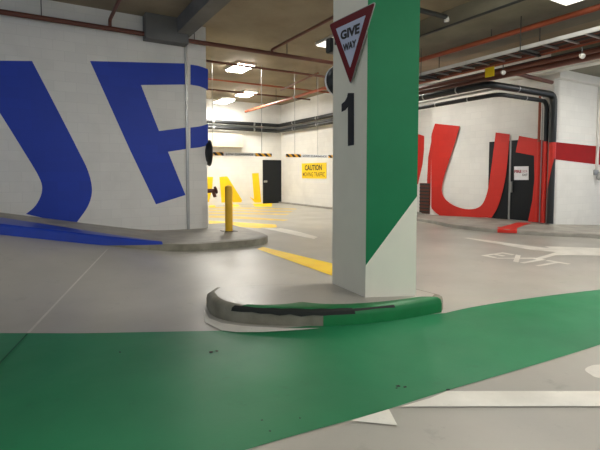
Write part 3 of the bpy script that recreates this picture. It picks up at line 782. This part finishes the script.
# yellow tag
c = on_s((489.7, 72), s5+W+.03)
a2, b2 = on_s((485.2, 72), s5+W+.03), on_s((494.3, 72), s5+W+.03)
yt = thing('hanging_sign', 'small yellow plate hanging from the cable tray', 'sign', (c.x, c.y, on_s((489, 77.5), s5+W+.03).z))
link('plate', B((c.x-.006, b2.y, on_s((489, 77), s5+W+.03).z), (c.x+.006, a2.y, on_s((489, 67.5), s5+W+.03).z)), M['sign_yellow'], yt)
for y in (a2.y-.03, b2.y+.03): link('wire', T([(c.x, y, on_s((489, 67.5), s5+W+.03).z), (c.x, y, zt5-.03)], .004, 5), M['dark_metal'], yt)
# small white emergency spots
def spot(px, z, label):
    p = on_z(px, z)
    o = thing('spotlight', label, 'lamp', (p.x, p.y, z), 'small white emergency spots')
    link('head', lathe(bmesh.new(), p, (-.3, -.8, -.4), [(.02, -.06), (.04, -.02), (.045, .03), (.03, .035)]), M['light_metal'], o, smooth=True)
    link('stem', T([p, p+Vector((0, 0, .16))], .01, 6), M['dark_metal'], o)
spot((503, 72.5), 3.56, 'small white spot lamp beside the yellow plate')
spot((582, 56), 3.56, 'small white spot lamp under the tray near the right edge')
# lagged pipes on far walls
zf1 = on_s((300, 127.5), S2-.25).z; zf2 = on_s((300, 121.5), S2-.25).z
for i, (z, r, lab) in enumerate(((zf1, .085, 'lower black lagged pipe round the far corner'), (zf2, .085, 'upper black lagged pipe round the far corner'))):
    s_ = S2-.25-.02*i; t_ = T2-.25
    o = thing('lagged_pipe', lab, 'pipe', (s_, 13, z), 'lagged pipes in the far corner')
    link('run', T([(s_, 12.6, z), (s_, t_, z), (3.0, t_, z)], r, 12, .2), M['black'], o, smooth=True)
    for t in (14, 16, 18): link('strap', lathe(bmesh.new(), (s_, t, z), (0, 1, 0), [(r*1.08, -.04), (r*1.08, .04)], 12), M['grey_metal'], o)
    for s in (5, 7, 9): link('strap', lathe(bmesh.new(), (s, t_, z), (1, 0, 0), [(r*1.08, -.04), (r*1.08, .04)], 12), M['grey_metal'], o)
zf3 = (zf1+zf2)/2
tag(link('conduit', T([(S2-.12, 12.6, zf3), (S2-.12, T2-.12, zf3), (3, T2-.12, zf3)], .05, 8, .1), M['grey_metal'], smooth=True), 'pale pipe between the black pipes in the far corner', 'conduit')
# square bulkhead against far wall
bk = on_t((230, 146), T2-.4)
tag(link('trim_7', B((3, T2-.35, on_t((230, 147), T2-.35).z), (on_t((243, 140), T2-.35).x, T2, on_t((230, 133.5), T2-.35).z)), paint('cream bulkhead paint', (198, 186, 166), .6)), 'shallow cream bulkhead on the far wall under the black pipes', 'bulkhead', kind='structure')

# ------------------------------------------------------------------ ceiling lights
LIT = emis('lit diffuser', 42); SOFT = emis('softly lit diffuser', .7)
def light(label, p, z, first=None, lit=None, rot=False):
    if first is not None: return copy_thing(first, (p[0], p[1], z), label)
    o = thing('ceiling_light', label, 'light', (p[0], p[1], z), 'square ceiling lights')
    w, l = (.27, .5)
    link('housing', B((p[0]-w-.03, p[1]-l-.03, z+.03), (p[0]+w+.03, p[1]+l+.03, z+.1), .01), M['light_metal'], o)
    link('diffuser', B((p[0]-w, p[1]-l, z), (p[0]+w, p[1]+l, z+.04), .012), lit, o)
    return o
zl_ = CEIL-.1
l1 = light('nearest of the bright ceiling lights over the back lane', on_z((240, 69), zl_), zl_, lit=LIT)
for px, lab in (((246, 95), 'bright ceiling light behind the nearest one, to its right'), ((224, 102), 'farthest bright ceiling light, close to the far wall')):
    zq = zl_ if px[0] > 230 else 4.55; q = on_z(px, zq); light(lab, q, zq, l1)
q = on_z((336, 43), zl_); l4 = light('soft ceiling light just beside the give way sign', q, zl_, lit=SOFT)
q = on_z((588, -7), zB2-.1); light('soft ceiling light under the olive beam at the top edge', q, zB2-.1, l4)
OUT = emis('diffuser of added exit lane lights', 42)
l6 = light('unseen ceiling light added over the exit lane', (9.6, 1.2), CEIL-.1, lit=OUT)  # this and its copies are out of view, added to brighten foreground and walls
for p in ((9.2, 10.7), (5.6, -.6), (5.8, 3.6), (2.2, -2.5)):
    light('unseen ceiling light added over the exit lane', p, zl_, l6)
light('unseen ceiling light added over the exit lane', (12.9, 4.0), zl+.12, l6)
light('unseen ceiling light added to brighten the blue lettered wall', (1.2, 6.0), zl_, lit=emis('diffuser of added dim light', 5.5, (.96, .98, 1, 1)))  # added fill above the frame, lifts the blue lettered wall
W_ = bpy.data.worlds.new('world'); sc.world = W_; W_.use_nodes = True
W_.node_tree.nodes['Background'].inputs[0].default_value = (.8, .88, 1, 1)
W_.node_tree.nodes['Background'].inputs[1].default_value = .35

sc.view_settings.view_transform = 'Standard'; sc.view_settings.look = 'None'
sc.view_settings.gamma = 1; sc.view_settings.use_curve_mapping = False
sc.view_settings.exposure = 1.08
sc.cycles.use_denoising = True
